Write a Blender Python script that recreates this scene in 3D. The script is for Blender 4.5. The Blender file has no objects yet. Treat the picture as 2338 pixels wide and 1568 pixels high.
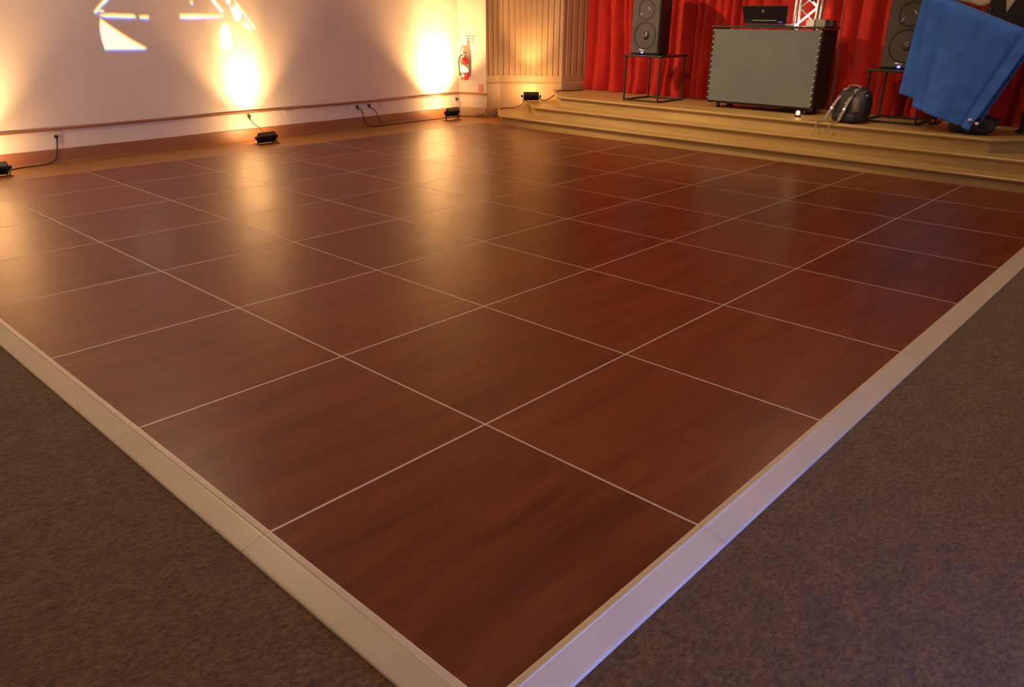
import bpy, bmesh, math, random
from mathutils import Vector, Matrix, Euler, noise
random.seed(7)
scene = bpy.context.scene
COL = scene.collection
PI = math.pi
S = 0.9144          # side of one dance-floor panel (3 ft)

# ------------------------------------------------------------------ camera
cam_d = bpy.data.cameras.new('camera')
cam_d.sensor_width = 36.0
cam_d.lens = 27.042
cam_d.clip_start = 0.05
cam = bpy.data.objects.new('camera', cam_d)
cam.location = (-0.9034, -0.8980, 1.4502)
cam.rotation_euler = (1.17011, -0.00780, -0.82222)
COL.objects.link(cam)
scene.camera = cam

# ------------------------------------------------------------------ world, exposure
world = bpy.data.worlds.new('world')
scene.world = world
world.use_nodes = True
world.node_tree.nodes['Background'].inputs[0].default_value = (0.55, 0.65, 0.9, 1)
world.node_tree.nodes['Background'].inputs[1].default_value = 0.3
vs = scene.view_settings
scene.display_settings.display_device = 'sRGB'
vs.view_transform = 'Standard'
vs.look = 'None'
vs.exposure = 0.0
vs.gamma = 1.0
vs.use_curve_mapping = False
scene.cycles.use_denoising = True
scene.cycles.max_bounces = 8
scene.cycles.sample_clamp_indirect = 6.0

WARM = (1.0, 0.70, 0.42)
AMBER = (1.0, 0.57, 0.23)

def lamp(name, kind, loc, energy, color, parent=None, aim=None, **kw):
    d = bpy.data.lights.new(name, kind)
    d.energy = energy
    d.color = color
    for k, v in kw.items():
        setattr(d, k, v)
    o = bpy.data.objects.new(name, d)
    COL.objects.link(o)
    o.location = loc
    if aim is not None:
        o.rotation_euler = (Vector(aim) - Vector(loc)).to_track_quat('-Z', 'Y').to_euler()
    if parent:
        o.parent = parent
        o.matrix_parent_inverse = Matrix.Translation(parent.location).inverted() if parent.rotation_euler.z == 0 else \
            (Matrix.Translation(parent.location) @ parent.rotation_euler.to_matrix().to_4x4()).inverted()
    return o

# ------------------------------------------------------------------ helpers
def attach(o, parent):
    o.parent = parent
    o.matrix_parent_inverse = (Matrix.Translation(parent.location) @ parent.rotation_euler.to_matrix().to_4x4()).inverted()
    return o

def finish(name, bm, mat, parent=None, smooth=False, loc=None):
    me = bpy.data.meshes.new(name)
    bmesh.ops.recalc_face_normals(bm, faces=bm.faces)
    bm.to_mesh(me)
    bm.free()
    if smooth:
        for p_ in me.polygons:
            p_.use_smooth = True
    me.materials.append(mat)
    return link(name, me, parent, loc)

def link(name, me, parent=None, loc=None):
    o = bpy.data.objects.new(name, me)
    COL.objects.link(o)
    if parent is not None:
        o.parent = parent
    if loc is not None:
        o.location = loc
    return o

def tag(o, label, cat=None, group=None, kind=None):
    o['label'] = label
    if cat:
        o['category'] = cat
    if group:
        o['group'] = group
    if kind:
        o['kind'] = kind
    return o

def empty(name, loc=(0, 0, 0), rz=0.0):
    o = bpy.data.objects.new(name, None)
    o.empty_display_size = 0.1
    COL.objects.link(o)
    o.location = loc
    o.rotation_euler = (0, 0, rz)
    return o

def add_box(bm, c, s, rot=None, bevel=0.0, seg=2):
    m = Matrix.Translation(Vector(c))
    if rot is not None:
        m = m @ (rot if isinstance(rot, Matrix) else Euler(rot).to_matrix().to_4x4())
    m = m @ Matrix.Diagonal((s[0], s[1], s[2], 1))
    r = bmesh.ops.create_cube(bm, size=1.0, matrix=m)
    if bevel > 0:
        es = set()
        for v in r['verts']:
            es.update(v.link_edges)
        bmesh.ops.bevel(bm, geom=list(es), offset=bevel, segments=seg, profile=0.5, affect='EDGES')
    return bm

def box(c, s, rot=None, bevel=0.0, seg=2):
    return add_box(bmesh.new(), c, s, rot, bevel, seg)

def add_tube(bm, pts, r, n=8, closed_ends=True):
    pts = [Vector(q) for q in pts]
    rings = []
    up = Vector((0, 0, 1))
    last_u = None
    for i, q in enumerate(pts):
        a = pts[max(i - 1, 0)]
        b = pts[min(i + 1, len(pts) - 1)]
        t = (b - a).normalized()
        if last_u is None:
            ref = up if abs(t.z) < 0.9 else Vector((1, 0, 0))
            u = t.cross(ref).normalized()
        else:
            u = (last_u - t * last_u.dot(t)).normalized()
        last_u = u
        w = t.cross(u)
        rr = r[i] if isinstance(r, (list, tuple)) else r
        rings.append([bm.verts.new(q + (u * math.cos(2 * PI * k / n) + w * math.sin(2 * PI * k / n)) * rr) for k in range(n)])
    for a, b in zip(rings[:-1], rings[1:]):
        for k in range(n):
            bm.faces.new((a[k], a[(k + 1) % n], b[(k + 1) % n], b[k]))
    if closed_ends:
        bm.faces.new(list(reversed(rings[0])))
        bm.faces.new(rings[-1])
    return bm

def tube(pts, r, n=8):
    return add_tube(bmesh.new(), pts, r, n)

def spline(pts, k=6):
    pts = [Vector(q) for q in pts]
    out = []
    for i in range(len(pts) - 1):
        p0_ = pts[max(i - 1, 0)]
        p1_ = pts[i]
        p2_ = pts[i + 1]
        p3_ = pts[min(i + 2, len(pts) - 1)]
        for j in range(k):
            t = j / k
            out.append(0.5 * ((2 * p1_) + (p2_ - p0_) * t + (2 * p0_ - 5 * p1_ + 4 * p2_ - p3_) * t * t + (3 * p1_ - p0_ - 3 * p2_ + p3_) * t ** 3))
    out.append(pts[-1])
    return out

def ribbon(pts, width, thick, side):
    """flat strap along pts; side = direction of its width"""
    pts = [Vector(q) for q in pts]
    side = Vector(side).normalized()
    bm = bmesh.new()
    rings = []
    for i, q in enumerate(pts):
        t = (pts[min(i + 1, len(pts) - 1)] - pts[max(i - 1, 0)]).normalized()
        s_ = (side - t * side.dot(t)).normalized()
        nrm = t.cross(s_)
        h, w = thick / 2, width / 2
        rings.append([bm.verts.new(q + s_ * a * w + nrm * b * h) for a, b in ((-1, -1), (1, -1), (1, 1), (-1, 1))])
    for a, b in zip(rings[:-1], rings[1:]):
        for k in range(4):
            bm.faces.new((a[k], a[(k + 1) % 4], b[(k + 1) % 4], b[k]))
    bm.faces.new(rings[0])
    bm.faces.new(rings[-1])
    return bm

def add_lathe(bm, prof, c=(0, 0, 0), n=24, mat4=None, ring=False):
    c = Vector(c)
    rings = []
    for r, z in prof:
        loop_ = []
        for k in range(n):
            v = Vector((r * math.cos(2 * PI * k / n), r * math.sin(2 * PI * k / n), z))
            if mat4 is not None:
                v = mat4 @ v
            loop_.append(bm.verts.new(v + c))
        rings.append(loop_)
    if ring:
        rings.append(rings[0])
    for a, b in zip(rings[:-1], rings[1:]):
        for k in range(n):
            bm.faces.new((a[k], a[(k + 1) % n], b[(k + 1) % n], b[k]))
    if not ring:
        bm.faces.new(list(reversed(rings[0])))
        bm.faces.new(rings[-1])
    return bm

def lathe(prof, c=(0, 0, 0), n=24, mat4=None, ring=False):
    return add_lathe(bmesh.new(), prof, c, n, mat4, ring)

def add_prism(bm, poly, z0, z1):
    lo = [bm.verts.new((x, y, z0)) for x, y in poly]
    hi = [bm.verts.new((x, y, z1)) for x, y in poly]
    n = len(poly)
    bm.faces.new(list(reversed(lo)))
    bm.faces.new(hi)
    for k in range(n):
        bm.faces.new((lo[k], lo[(k + 1) % n], hi[(k + 1) % n], hi[k]))
    return bm

def prism(poly, z0, z1):
    return add_prism(bmesh.new(), poly, z0, z1)

def superell(c, s, e=0.5, nu=24, nv=14, fn=None, rot=None):
    bm = bmesh.new()
    c = Vector(c)
    def sp(v):
        return math.copysign(abs(v) ** e, v)
    rows = []
    m = Euler(rot).to_matrix() if rot else Matrix.Identity(3)
    for j in range(1, nv):
        ph = -PI / 2 + PI * j / nv
        row = []
        for i in range(nu):
            th = 2 * PI * i / nu
            q = Vector((s[0] * sp(math.cos(ph)) * sp(math.cos(th)), s[1] * sp(math.cos(ph)) * sp(math.sin(th)), s[2] * sp(math.sin(ph))))
            if fn:
                q = fn(q)
            row.append(bm.verts.new(c + m @ q))
        rows.append(row)
    q0, q1 = Vector((0, 0, -s[2])), Vector((0, 0, s[2]))
    if fn:
        q0, q1 = fn(q0), fn(q1)
    b = bm.verts.new(c + m @ q0)
    t = bm.verts.new(c + m @ q1)
    for a, d in zip(rows[:-1], rows[1:]):
        for i in range(nu):
            bm.faces.new((a[i], a[(i + 1) % nu], d[(i + 1) % nu], d[i]))
    for i in range(nu):
        bm.faces.new((b, rows[0][(i + 1) % nu], rows[0][i]))
        bm.faces.new((t, rows[-1][i], rows[-1][(i + 1) % nu]))
    return bm

# ------------------------------------------------------------------ materials
def new_mat(name):
    m = bpy.data.materials.new(name)
    m.use_nodes = True
    nt = m.node_tree
    return m, nt, nt.nodes['Principled BSDF']

def setin(b, **kw):
    for k, v in kw.items():
        b.inputs[k.replace('_', ' ')].default_value = v

def plain(name, col, rough=0.5, metal=0.0, spec=0.5, var=0.0, scale=12.0, bump=0.0, bscale=200.0, sheen=0.0):
    m, nt, b = new_mat(name)
    b.inputs['Base Color'].default_value = (*col, 1)
    b.inputs['Roughness'].default_value = rough
    b.inputs['Metallic'].default_value = metal
    b.inputs['Specular IOR Level'].default_value = spec
    if sheen:
        b.inputs['Sheen Weight'].default_value = sheen
        b.inputs['Sheen Roughness'].default_value = 0.4
    if var or bump:
        tc = nt.nodes.new('ShaderNodeTexCoord')
    if var:
        n = nt.nodes.new('ShaderNodeTexNoise')
        n.inputs['Scale'].default_value = scale
        n.inputs['Detail'].default_value = 4
        r = nt.nodes.new('ShaderNodeValToRGB')
        r.color_ramp.elements[0].position = 0.3
        r.color_ramp.elements[1].position = 0.7
        r.color_ramp.elements[0].color = (*[c * (1 - var) for c in col], 1)
        r.color_ramp.elements[1].color = (*[min(1, c * (1 + var)) for c in col], 1)
        nt.links.new(tc.outputs['Object'], n.inputs['Vector'])
        nt.links.new(n.outputs['Fac'], r.inputs['Fac'])
        nt.links.new(r.outputs['Color'], b.inputs['Base Color'])
    if bump:
        n2 = nt.nodes.new('ShaderNodeTexNoise')
        n2.inputs['Scale'].default_value = bscale
        n2.inputs['Detail'].default_value = 3
        bp = nt.nodes.new('ShaderNodeBump')
        bp.inputs['Strength'].default_value = bump
        bp.inputs['Distance'].default_value = 0.004
        nt.links.new(tc.outputs['Object'], n2.inputs['Vector'])
        nt.links.new(n2.outputs['Fac'], bp.inputs['Height'])
        nt.links.new(bp.outputs['Normal'], b.inputs['Normal'])
    return m

def wood(name, dark, light, rough, stretch, scale, spec=0.5, rvar=0.08, rand=0.0, bump=0.05, swirl=0.0, ior=1.5):
    """long grain along one axis; stretch = scale per axis"""
    m, nt, b = new_mat(name)
    L = nt.links.new
    tc = nt.nodes.new('ShaderNodeTexCoord')
    mp = nt.nodes.new('ShaderNodeMapping')
    mp.inputs['Scale'].default_value = stretch
    oi = nt.nodes.new('ShaderNodeObjectInfo')
    vm = nt.nodes.new('ShaderNodeVectorMath')
    vm.operation = 'MULTIPLY_ADD'
    cb = nt.nodes.new('ShaderNodeCombineXYZ')
    L(oi.outputs['Random'], cb.inputs[0]); L(oi.outputs['Random'], cb.inputs[1]); L(oi.outputs['Random'], cb.inputs[2])
    L(cb.outputs[0], vm.inputs[0])
    vm.inputs[1].default_value = (37.0, 53.0, 0.0) if rand else (0, 0, 0)
    L(tc.outputs['Object'], vm.inputs[2])
    L(vm.outputs[0], mp.inputs['Vector'])
    n1 = nt.nodes.new('ShaderNodeTexNoise')
    n1.inputs['Scale'].default_value = scale
    n1.inputs['Detail'].default_value = 6
    n1.inputs['Roughness'].default_value = 0.6
    n1.inputs['Distortion'].default_value = swirl
    L(mp.outputs[0], n1.inputs['Vector'])
    n2 = nt.nodes.new('ShaderNodeTexNoise')
    n2.inputs['Scale'].default_value = scale * 0.35
    n2.inputs['Detail'].default_value = 2
    L(mp.outputs[0], n2.inputs['Vector'])
    ad = nt.nodes.new('ShaderNodeMath'); ad.operation = 'ADD'
    L(n1.outputs['Fac'], ad.inputs[0]); L(n2.outputs['Fac'], ad.inputs[1])
    hf = nt.nodes.new('ShaderNodeMath'); hf.operation = 'MULTIPLY_ADD'
    hf.inputs[1].default_value = 0.5
    rr = nt.nodes.new('ShaderNodeMath'); rr.operation = 'MULTIPLY_ADD'
    rr.inputs[1].default_value = rand; rr.inputs[2].default_value = -rand / 2
    L(oi.outputs['Random'], rr.inputs[0])
    L(ad.outputs[0], hf.inputs[0]); L(rr.outputs[0], hf.inputs[2])
    cr = nt.nodes.new('ShaderNodeValToRGB')
    cr.color_ramp.elements[0].position = 0.32
    cr.color_ramp.elements[1].position = 0.68
    cr.color_ramp.elements[0].color = (*dark, 1)
    cr.color_ramp.elements[1].color = (*light, 1)
    L(hf.outputs[0], cr.inputs['Fac'])
    L(cr.outputs['Color'], b.inputs['Base Color'])
    n3 = nt.nodes.new('ShaderNodeTexNoise')
    n3.inputs['Scale'].default_value = 2.2
    n3.inputs['Detail'].default_value = 3
    L(vm.outputs[0], n3.inputs['Vector'])
    ro = nt.nodes.new('ShaderNodeMath'); ro.operation = 'MULTIPLY_ADD'
    ro.inputs[1].default_value = rvar * 2; ro.inputs[2].default_value = rough - rvar
    L(n3.outputs['Fac'], ro.inputs[0])
    L(ro.outputs[0], b.inputs['Roughness'])
    b.inputs['Specular IOR Level'].default_value = spec
    b.inputs['IOR'].default_value = ior
    if bump:
        bp = nt.nodes.new('ShaderNodeBump')
        bp.inputs['Strength'].default_value = bump
        bp.inputs['Distance'].default_value = 0.002
        L(n1.outputs['Fac'], bp.inputs['Height'])
        L(bp.outputs['Normal'], b.inputs['Normal'])
    return m

def emis(name, col, strength, base=(0.8, 0.8, 0.8)):
    m, nt, b = new_mat(name)
    b.inputs['Base Color'].default_value = (*base, 1)
    b.inputs['Emission Color'].default_value = (*col, 1)
    b.inputs['Emission Strength'].default_value = strength
    return m

def carpet_mat():
    m, nt, b = new_mat('brown_carpet')
    L = nt.links.new
    tc = nt.nodes.new('ShaderNodeTexCoord')
    mp = nt.nodes.new('ShaderNodeMapping')
    mp.inputs['Rotation'].default_value = (0, 0, 0.6)
    mp.inputs['Scale'].default_value = (1.0, 1.7, 1.0)
    L(tc.outputs['Object'], mp.inputs['Vector'])
    n1 = nt.nodes.new('ShaderNodeTexNoise'); n1.inputs['Scale'].default_value = 48; n1.inputs['Detail'].default_value = 5
    n1.inputs['Roughness'].default_value = 0.65; n1.inputs['Distortion'].default_value = 0.6
    n2 = nt.nodes.new('ShaderNodeTexNoise'); n2.inputs['Scale'].default_value = 7; n2.inputs['Detail'].default_value = 3
    n3 = nt.nodes.new('ShaderNodeTexNoise'); n3.inputs['Scale'].default_value = 420; n3.inputs['Detail'].default_value = 2
    for n in (n1, n2, n3):
        L(mp.outputs[0], n.inputs['Vector'])
    c1 = nt.nodes.new('ShaderNodeValToRGB')
    c1.color_ramp.elements[0].position = 0.38; c1.color_ramp.elements[1].position = 0.62
    c1.color_ramp.elements[0].color = (0.085, 0.039, 0.011, 1)
    c1.color_ramp.elements[1].color = (0.235, 0.122, 0.040, 1)
    L(n1.outputs['Fac'], c1.inputs['Fac'])
    mx = nt.nodes.new('ShaderNodeMixRGB'); mx.blend_type = 'MULTIPLY'; mx.inputs['Fac'].default_value = 0.55
    c2 = nt.nodes.new('ShaderNodeValToRGB')
    c2.color_ramp.elements[0].position = 0.35; c2.color_ramp.elements[1].position = 0.65
    c2.color_ramp.elements[0].color = (0.72, 0.68, 0.66, 1); c2.color_ramp.elements[1].color = (1.1, 1.05, 1.0, 1)
    L(n2.outputs['Fac'], c2.inputs['Fac'])
    L(c1.outputs[0], mx.inputs[1]); L(c2.outputs[0], mx.inputs[2])
    L(mx.outputs[0], b.inputs['Base Color'])
    b.inputs['Roughness'].default_value = 0.95
    b.inputs['Specular IOR Level'].default_value = 0.1
    b.inputs['Sheen Weight'].default_value = 0.25
    b.inputs['Sheen Roughness'].default_value = 0.5
    ad = nt.nodes.new('ShaderNodeMath'); ad.operation = 'MULTIPLY_ADD'; ad.inputs[1].default_value = 0.4
    L(n3.outputs['Fac'], ad.inputs[0]); L(n1.outputs['Fac'], ad.inputs[2])
    bp = nt.nodes.new('ShaderNodeBump'); bp.inputs['Strength'].default_value = 0.9; bp.inputs['Distance'].default_value = 0.012
    L(ad.outputs[0], bp.inputs['Height']); L(bp.outputs[0], b.inputs['Normal'])
    return m

M = {}
M['panel'] = wood('mahogany_laminate', (0.105, 0.025, 0.007), (0.19, 0.052, 0.016), 0.31, (0.9, 7.0, 1.0), 3.4, spec=0.3, rvar=0.05, rand=0.16, bump=0.03, swirl=0.5)
M['oak'] = wood('honey_oak', (0.36, 0.23, 0.075), (0.53, 0.37, 0.14), 0.34, (9.0, 0.7, 9.0), 2.4, rvar=0.05, bump=0.03)
M['oakfloor'] = wood('oak_floor', (0.235, 0.11, 0.034), (0.34, 0.175, 0.06), 0.4, (0.8, 9.0, 1.0), 2.2, rvar=0.05, bump=0.03)
M['pilaster'] = wood('tan_painted_wood', (0.47, 0.305, 0.15), (0.58, 0.385, 0.20), 0.5, (7.0, 7.0, 0.6), 1.8, rvar=0.05, bump=0.02)
M['brownwood'] = wood('brown_base_wood', (0.27, 0.105, 0.045), (0.37, 0.16, 0.07), 0.42, (0.7, 6.0, 6.0), 2.2, rvar=0.05, bump=0.02)
M['alu'] = plain('panel_edge_aluminium', (0.62, 0.5, 0.43), 0.45, 0.25, 0.5)
M['ramp'] = plain('beige_edge_ramp', (0.58, 0.49, 0.36), 0.3, 0.0, 0.5, var=0.05, scale=5)
M['carpet'] = carpet_mat()
M['wall'] = plain('cream_wall_paint', (0.77, 0.665, 0.545), 0.75, 0, 0.25, var=0.025, scale=3, bump=0.06, bscale=90)
M['ceil'] = plain('ceiling_paint', (0.7, 0.64, 0.56), 0.9, 0, 0.2, var=0.03, scale=3)
M['velvet'] = plain('red_velvet', (0.42, 0.016, 0.010), 0.75, 0, 0.15, var=0.12, scale=6, sheen=0.35)
M['black'] = plain('black_plastic', (0.018, 0.016, 0.017), 0.45, 0, 0.5, var=0.2, scale=30)
M['blackmetal'] = plain('black_metal', (0.03, 0.026, 0.026), 0.38, 0.3, 0.5, var=0.15, scale=20)
M['grille'] = plain('dark_grille', (0.055, 0.05, 0.045), 0.42, 0.4, 0.5, var=0.25, scale=60, bump=0.4, bscale=900)
M['cone'] = plain('speaker_cone', (0.028, 0.025, 0.024), 0.35, 0, 0.5, var=0.1)
M['silver'] = plain('silver', (0.62, 0.6, 0.58), 0.3, 0.8, 0.5, var=0.06)
M['scrim'] = plain('grey_scrim', (0.142, 0.165, 0.155), 0.8, 0, 0.25, var=0.07, scale=3, bump=0.25, bscale=700)
M['white'] = plain('white_plastic', (0.78, 0.74, 0.68), 0.4, 0, 0.5, var=0.03)
M['ivory'] = plain('ivory_plastic', (0.66, 0.55, 0.40), 0.4, 0, 0.5, var=0.03)
M['cable'] = plain('black_cable', (0.03, 0.022, 0.018), 0.5, 0, 0.4, var=0.1)
M['browncable'] = plain('brown_cable', (0.16, 0.085, 0.045), 0.5, 0, 0.4, var=0.1)
M['red'] = plain('extinguisher_red', (0.58, 0.025, 0.018), 0.25, 0, 0.5, var=0.04)
M['label'] = plain('paper_label', (0.75, 0.66, 0.52), 0.6, 0, 0.4, var=0.05)
M['pink'] = plain('rose_plate', (0.62, 0.26, 0.2), 0.5, 0, 0.4, var=0.05)
M['ink'] = plain('dark_ink', (0.06, 0.05, 0.05), 0.6, 0, 0.3, var=0.05)
M['blue'] = plain('blue_cloth', (0.052, 0.175, 0.64), 0.8, 0, 0.2, var=0.16, scale=7, bump=0.25, bscale=260, sheen=0.2)
M['cream'] = plain('cream_cloth', (0.72, 0.62, 0.42), 0.8, 0, 0.2, var=0.06, scale=8, bump=0.1)
M['darkcloth'] = plain('dark_board', (0.022, 0.016, 0.015), 0.7, 0, 0.3, var=0.15)
M['pack'] = plain('black_nylon', (0.014, 0.012, 0.014), 0.6, 0, 0.5, var=0.25, scale=25, bump=0.2, bscale=300)
M['packgrey'] = plain('grey_nylon', (0.11, 0.095, 0.095), 0.6, 0, 0.5, var=0.12, scale=30, bump=0.2, bscale=400)
M['strap'] = plain('grey_webbing', (0.27, 0.24, 0.215), 0.6, 0, 0.4, var=0.1, scale=60, bump=0.2, bscale=500)
M['glassdark'] = plain('black_gloss', (0.012, 0.011, 0.014), 0.18, 0, 0.5, var=0.05)
M['led_amber'] = emis('amber_led', AMBER, 110.0)
M['led_blue'] = emis('blue_led', (0.12, 0.14, 1.0), 4.0, (0.1, 0.1, 0.6))
M['lamp_face'] = emis('lamp_face', WARM, 9.0)
M['pane_glow'] = emis('cool_pane_glow', (0.40, 0.52, 1.0), 1.6)
M['flame'] = emis('amber_glow', (1.0, 0.55, 0.2), 2.5)
M['lit_brace'] = emis('lit_brace_glow', (1.0, 0.86, 0.60), 2.2)

# ================================================================== ROOM
WB, WS = 8.17, 0.0267                       # left wall line: Y = WB + WS*X
wn = Vector((WS, -1, 0)).normalized()        # into the room
wt = Vector((1, WS, 0)).normalized()
H = 4.3
def WL(x, z, d=0.0):
    return Vector((x, WB + WS * x, z)) + wn * d

fl = finish('floor', box((2.5, 2.2, -0.05), (16.0, 15.0, 0.1)), M['oakfloor'])
tag(fl, 'honey-coloured wooden hall floor along the walls', kind='structure')
cp = finish('floor_carpet', box((0.3, 0.3, 0.002), (11.4, 11.2, 0.004)), M['carpet'])
tag(cp, 'brown short-pile carpet around the dance floor', kind='structure')

def wall_from(name, a, b, thick, label, z0=0.0, z1=H, mat='wall', away=1):
    a, b = Vector((a[0], a[1], 0)), Vector((b[0], b[1], 0))
    t = (b - a).normalized()
    n = Vector((-t.y, t.x, 0)) * thick * away
    o = finish(name, prism([(a.x, a.y), (b.x, b.y), (b.x + n.x, b.y + n.y), (a.x + n.x, a.y + n.y)], z0, z1), M[mat])
    return tag(o, label, kind='structure')

W0 = (7.87, WB + WS * 7.87)
W1 = (8.06, 7.97)
wall_from('wall_left', (-5.3, WB - WS * 5.3), (8.4, WB + WS * 8.4), 0.15, 'long cream wall washed by amber uplights')
wall_from('wall_back', W0, W1, 0.12, 'short cream wall between the long wall and the fluted pilaster')
wall_from('wall_stage', (9.85, 8.6), (9.85, -2.0), 0.12, 'wall behind the red stage curtain')
wall_from('wall_far', (8.05, -0.72), (8.05, -5.2), 0.15, 'cream wall on the far side of the stage')
wall_from('wall_rear', (-5.2, -5.2), (-5.2, 8.2), 0.15, 'cream wall behind the viewer')
cl = finish('ceiling', box((2.5, 2.2, H + 0.06), (16.0, 15.0, 0.12)), M['ceil'])
tag(cl, 'plain pale ceiling of the hall', kind='structure')

# right wall; unseen windows with glowing panes added for cool side light
WY = -4.6
wr = bmesh.new()
wx = [(-3.6, -1.8), (-0.9, 0.9), (1.8, 3.6), (4.5, 6.3)]
zlo, zhi = 0.85, 2.55
add_box(wr, (1.4, WY - 0.1, zlo / 2), (13.3, 0.2, zlo))
add_box(wr, (1.4, WY - 0.1, (zhi + H) / 2), (13.3, 0.2, H - zhi))
xs = [-5.25] + [v for ab in wx for v in ab] + [8.05]
for i in range(0, len(xs), 2):
    add_box(wr, ((xs[i] + xs[i + 1]) / 2, WY - 0.1, (zlo + zhi) / 2), (xs[i + 1] - xs[i], 0.2, zhi - zlo))
tag(finish('wall_right', wr, M['wall']), 'cream wall with a row of added windows that glow', kind='structure')
for k, (a, b) in enumerate(wx):
    w = empty('window_%d' % (k + 1), ((a + b) / 2, WY - 0.1, zlo))
    tag(w, 'added window in the right-hand wall, panes glowing for cool side light', kind='structure')
    hw, hh = (b - a) / 2, zhi - zlo
    fb = bmesh.new()
    for x in (-hw + 0.03, hw - 0.03):
        add_box(fb, (x, 0, hh / 2), (0.06, 0.1, hh))
    for z in (0.03, hh - 0.03):
        add_box(fb, (0, 0, z), (2 * hw - 0.12, 0.1, 0.06))
    add_box(fb, (0, 0, hh / 2), (0.05, 0.08, hh - 0.12))
    finish('window_frame', fb, M['white'], w)
    for x in (-1, 1):
        finish('pane', box((x * (hw - 0.0175) / 2, 0, hh / 2), (hw - 0.085, 0.01, hh - 0.12)), M['pane_glow'], w)

# baseboards and rail on the left and back walls
def strip(name, pts, z0, z1, d, label, mat, bev=0.004):
    """profile strip along plan polyline pts (room on the right-hand side when walking pts)"""
    bm = bmesh.new()
    n = len(pts)
    outs = []
    for i in range(n):
        p_ = Vector((pts[i][0], pts[i][1], 0))
        ns = []
        for a, b in ((i - 1, i), (i, i + 1)):
            if a >= 0 and b < n:
                t = Vector((pts[b][0] - pts[a][0], pts[b][1] - pts[a][1], 0)).normalized()
                ns.append(Vector((t.y, -t.x, 0)))
        if len(ns) == 2:
            m_ = (ns[0] + ns[1]).normalized()
            q = m_ / max(0.3, m_.dot(ns[0]))
        else:
            q = ns[0]
        outs.append((p_, q))
    prof = [(0, z0), (d, z0), (d, z1 - bev), (d - bev, z1), (0, z1)]
    rings = [[bm.verts.new(p_ + q * a + Vector((0, 0, z))) for a, z in prof] for p_, q in outs]
    for a, b in zip(rings[:-1], rings[1:]):
        for k in range(len(prof)):
            k2 = (k + 1) % len(prof)
            bm.faces.new((a[k], b[k], b[k2], a[k2]))
    bm.faces.new(rings[0]); bm.faces.new(list(reversed(rings[-1])))
    o = finish(name, bm, M[mat])
    return tag(o, label, kind='structure')

PLAN_L = [(-5.2, WB - WS * 5.2), W0]
PLAN_B = [W0, W1]
strip('baseboard_left', PLAN_L, 0, 0.14, 0.02, 'brown wooden baseboard along the long cream wall', 'brownwood')
strip('baseboard_back', PLAN_B, 0, 0.14, 0.02, 'tan baseboard on the short wall beside the pilaster', 'pilaster')
strip('trim_1', PLAN_L, 0.328, 0.358, 0.022, 'thin brown rail running low along the long cream wall', 'brownwood', 0.008)
strip('trim_2', PLAN_B, 0.328, 0.358, 0.022, 'thin brown rail on the short wall by the extinguisher', 'brownwood', 0.008)
strip('trim_3', PLAN_L, 0.0, 0.016, 0.034, 'quarter-round shoe moulding at the foot of the baseboard', 'brownwood', 0.008)

# ------------------------------------------------------------------ proscenium splay (fluted)
PA = Vector((8.30, 7.90, 0))
PB = Vector((8.97, 7.20, 0))
PC = Vector((9.80, 7.02, 0))
def fluted(name_root, segs, label, zb=0.52):
    root = empty(name_root, segs[0][0])
    tag(root, label, kind='structure')
    org = segs[0][0]
    for a, b, nfl, brown in segs:
        a, b = a - org, b - org
        t = (b - a).normalized(); L = (b - a).length
        n = Vector((t.y, -t.x, 0))            # towards the room
        if n.dot(Vector((-1, -1, 0))) < 0 and name_root.endswith('left'):
            n = -n
        mt = M['pilaster']
        # shaft with flutes
        prof = []
        gap = L / nfl
        gw = gap * 0.42
        for i in range(nfl):
            c0 = gap * (i + 0.5)
            prof.append((c0 - gw / 2, 0.0))
            for k in range(1, 5):
                an = PI * k / 5
                prof.append((c0 - math.cos(an) * gw / 2, -math.sin(an) * 0.018))
            prof.append((c0 + gw / 2, 0.0))
        front = [(0.0, 0.0)] + prof + [(L, 0.0)]
        poly = [a + t * s_ + n * d for s_, d in front] + [b - n * 0.12, a - n * 0.12]
        finish('shaft', prism([(q.x, q.y) for q in poly], zb + 0.10, H), mt, root)
        plain_ = [a, b, b - n * 0.12, a - n * 0.12]
        finish('block', prism([(q.x, q.y) for q in plain_], zb, zb + 0.10), mt, root)
        e = 0.022
        bm = bmesh.new()
        lo = [a + n * e, b + n * e, b - n * 0.12, a - n * 0.12]
        v0 = [bm.verts.new((q.x, q.y, 0)) for q in lo]
        v1 = [bm.verts.new((q.x, q.y, zb - 0.03)) for q in lo]
        hi = [a + n * 0.002, b + n * 0.002, b - n * 0.12, a - n * 0.12]
        v2 = [bm.verts.new((q.x, q.y, zb + 0.004)) for q in hi]
        for r0, r1 in ((v0, v1), (v1, v2)):
            for k in range(4):
                bm.faces.new((r0[k], r0[(k + 1) % 4], r1[(k + 1) % 4], r1[k]))
        bm.faces.new(v0); bm.faces.new(v2)
        finish('base', bm, mt, root)
    return root, org
root, org = fluted('wall_proscenium_left', [(Vector((W1[0], W1[1], 0)), PA, 3, 0), (PA, PB, 11, 0), (PB, PC, 7, 1)],
                   'tan fluted proscenium pilaster lit by the uplight on the steps')
tsp = (PB - PA).normalized(); nsp = Vector((tsp.y, -tsp.x, 0))
if nsp.x + nsp.y > 0: nsp = -nsp
ang = math.atan2(tsp.y, tsp.x)
c = PA + tsp * 0.44 + nsp * 0.024 - org
finish('access_panel', box((c.x, c.y, 0.37), (0.27, 0.006, 0.26), (0, 0, ang), 0.002), M['pilaster'], root)
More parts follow.
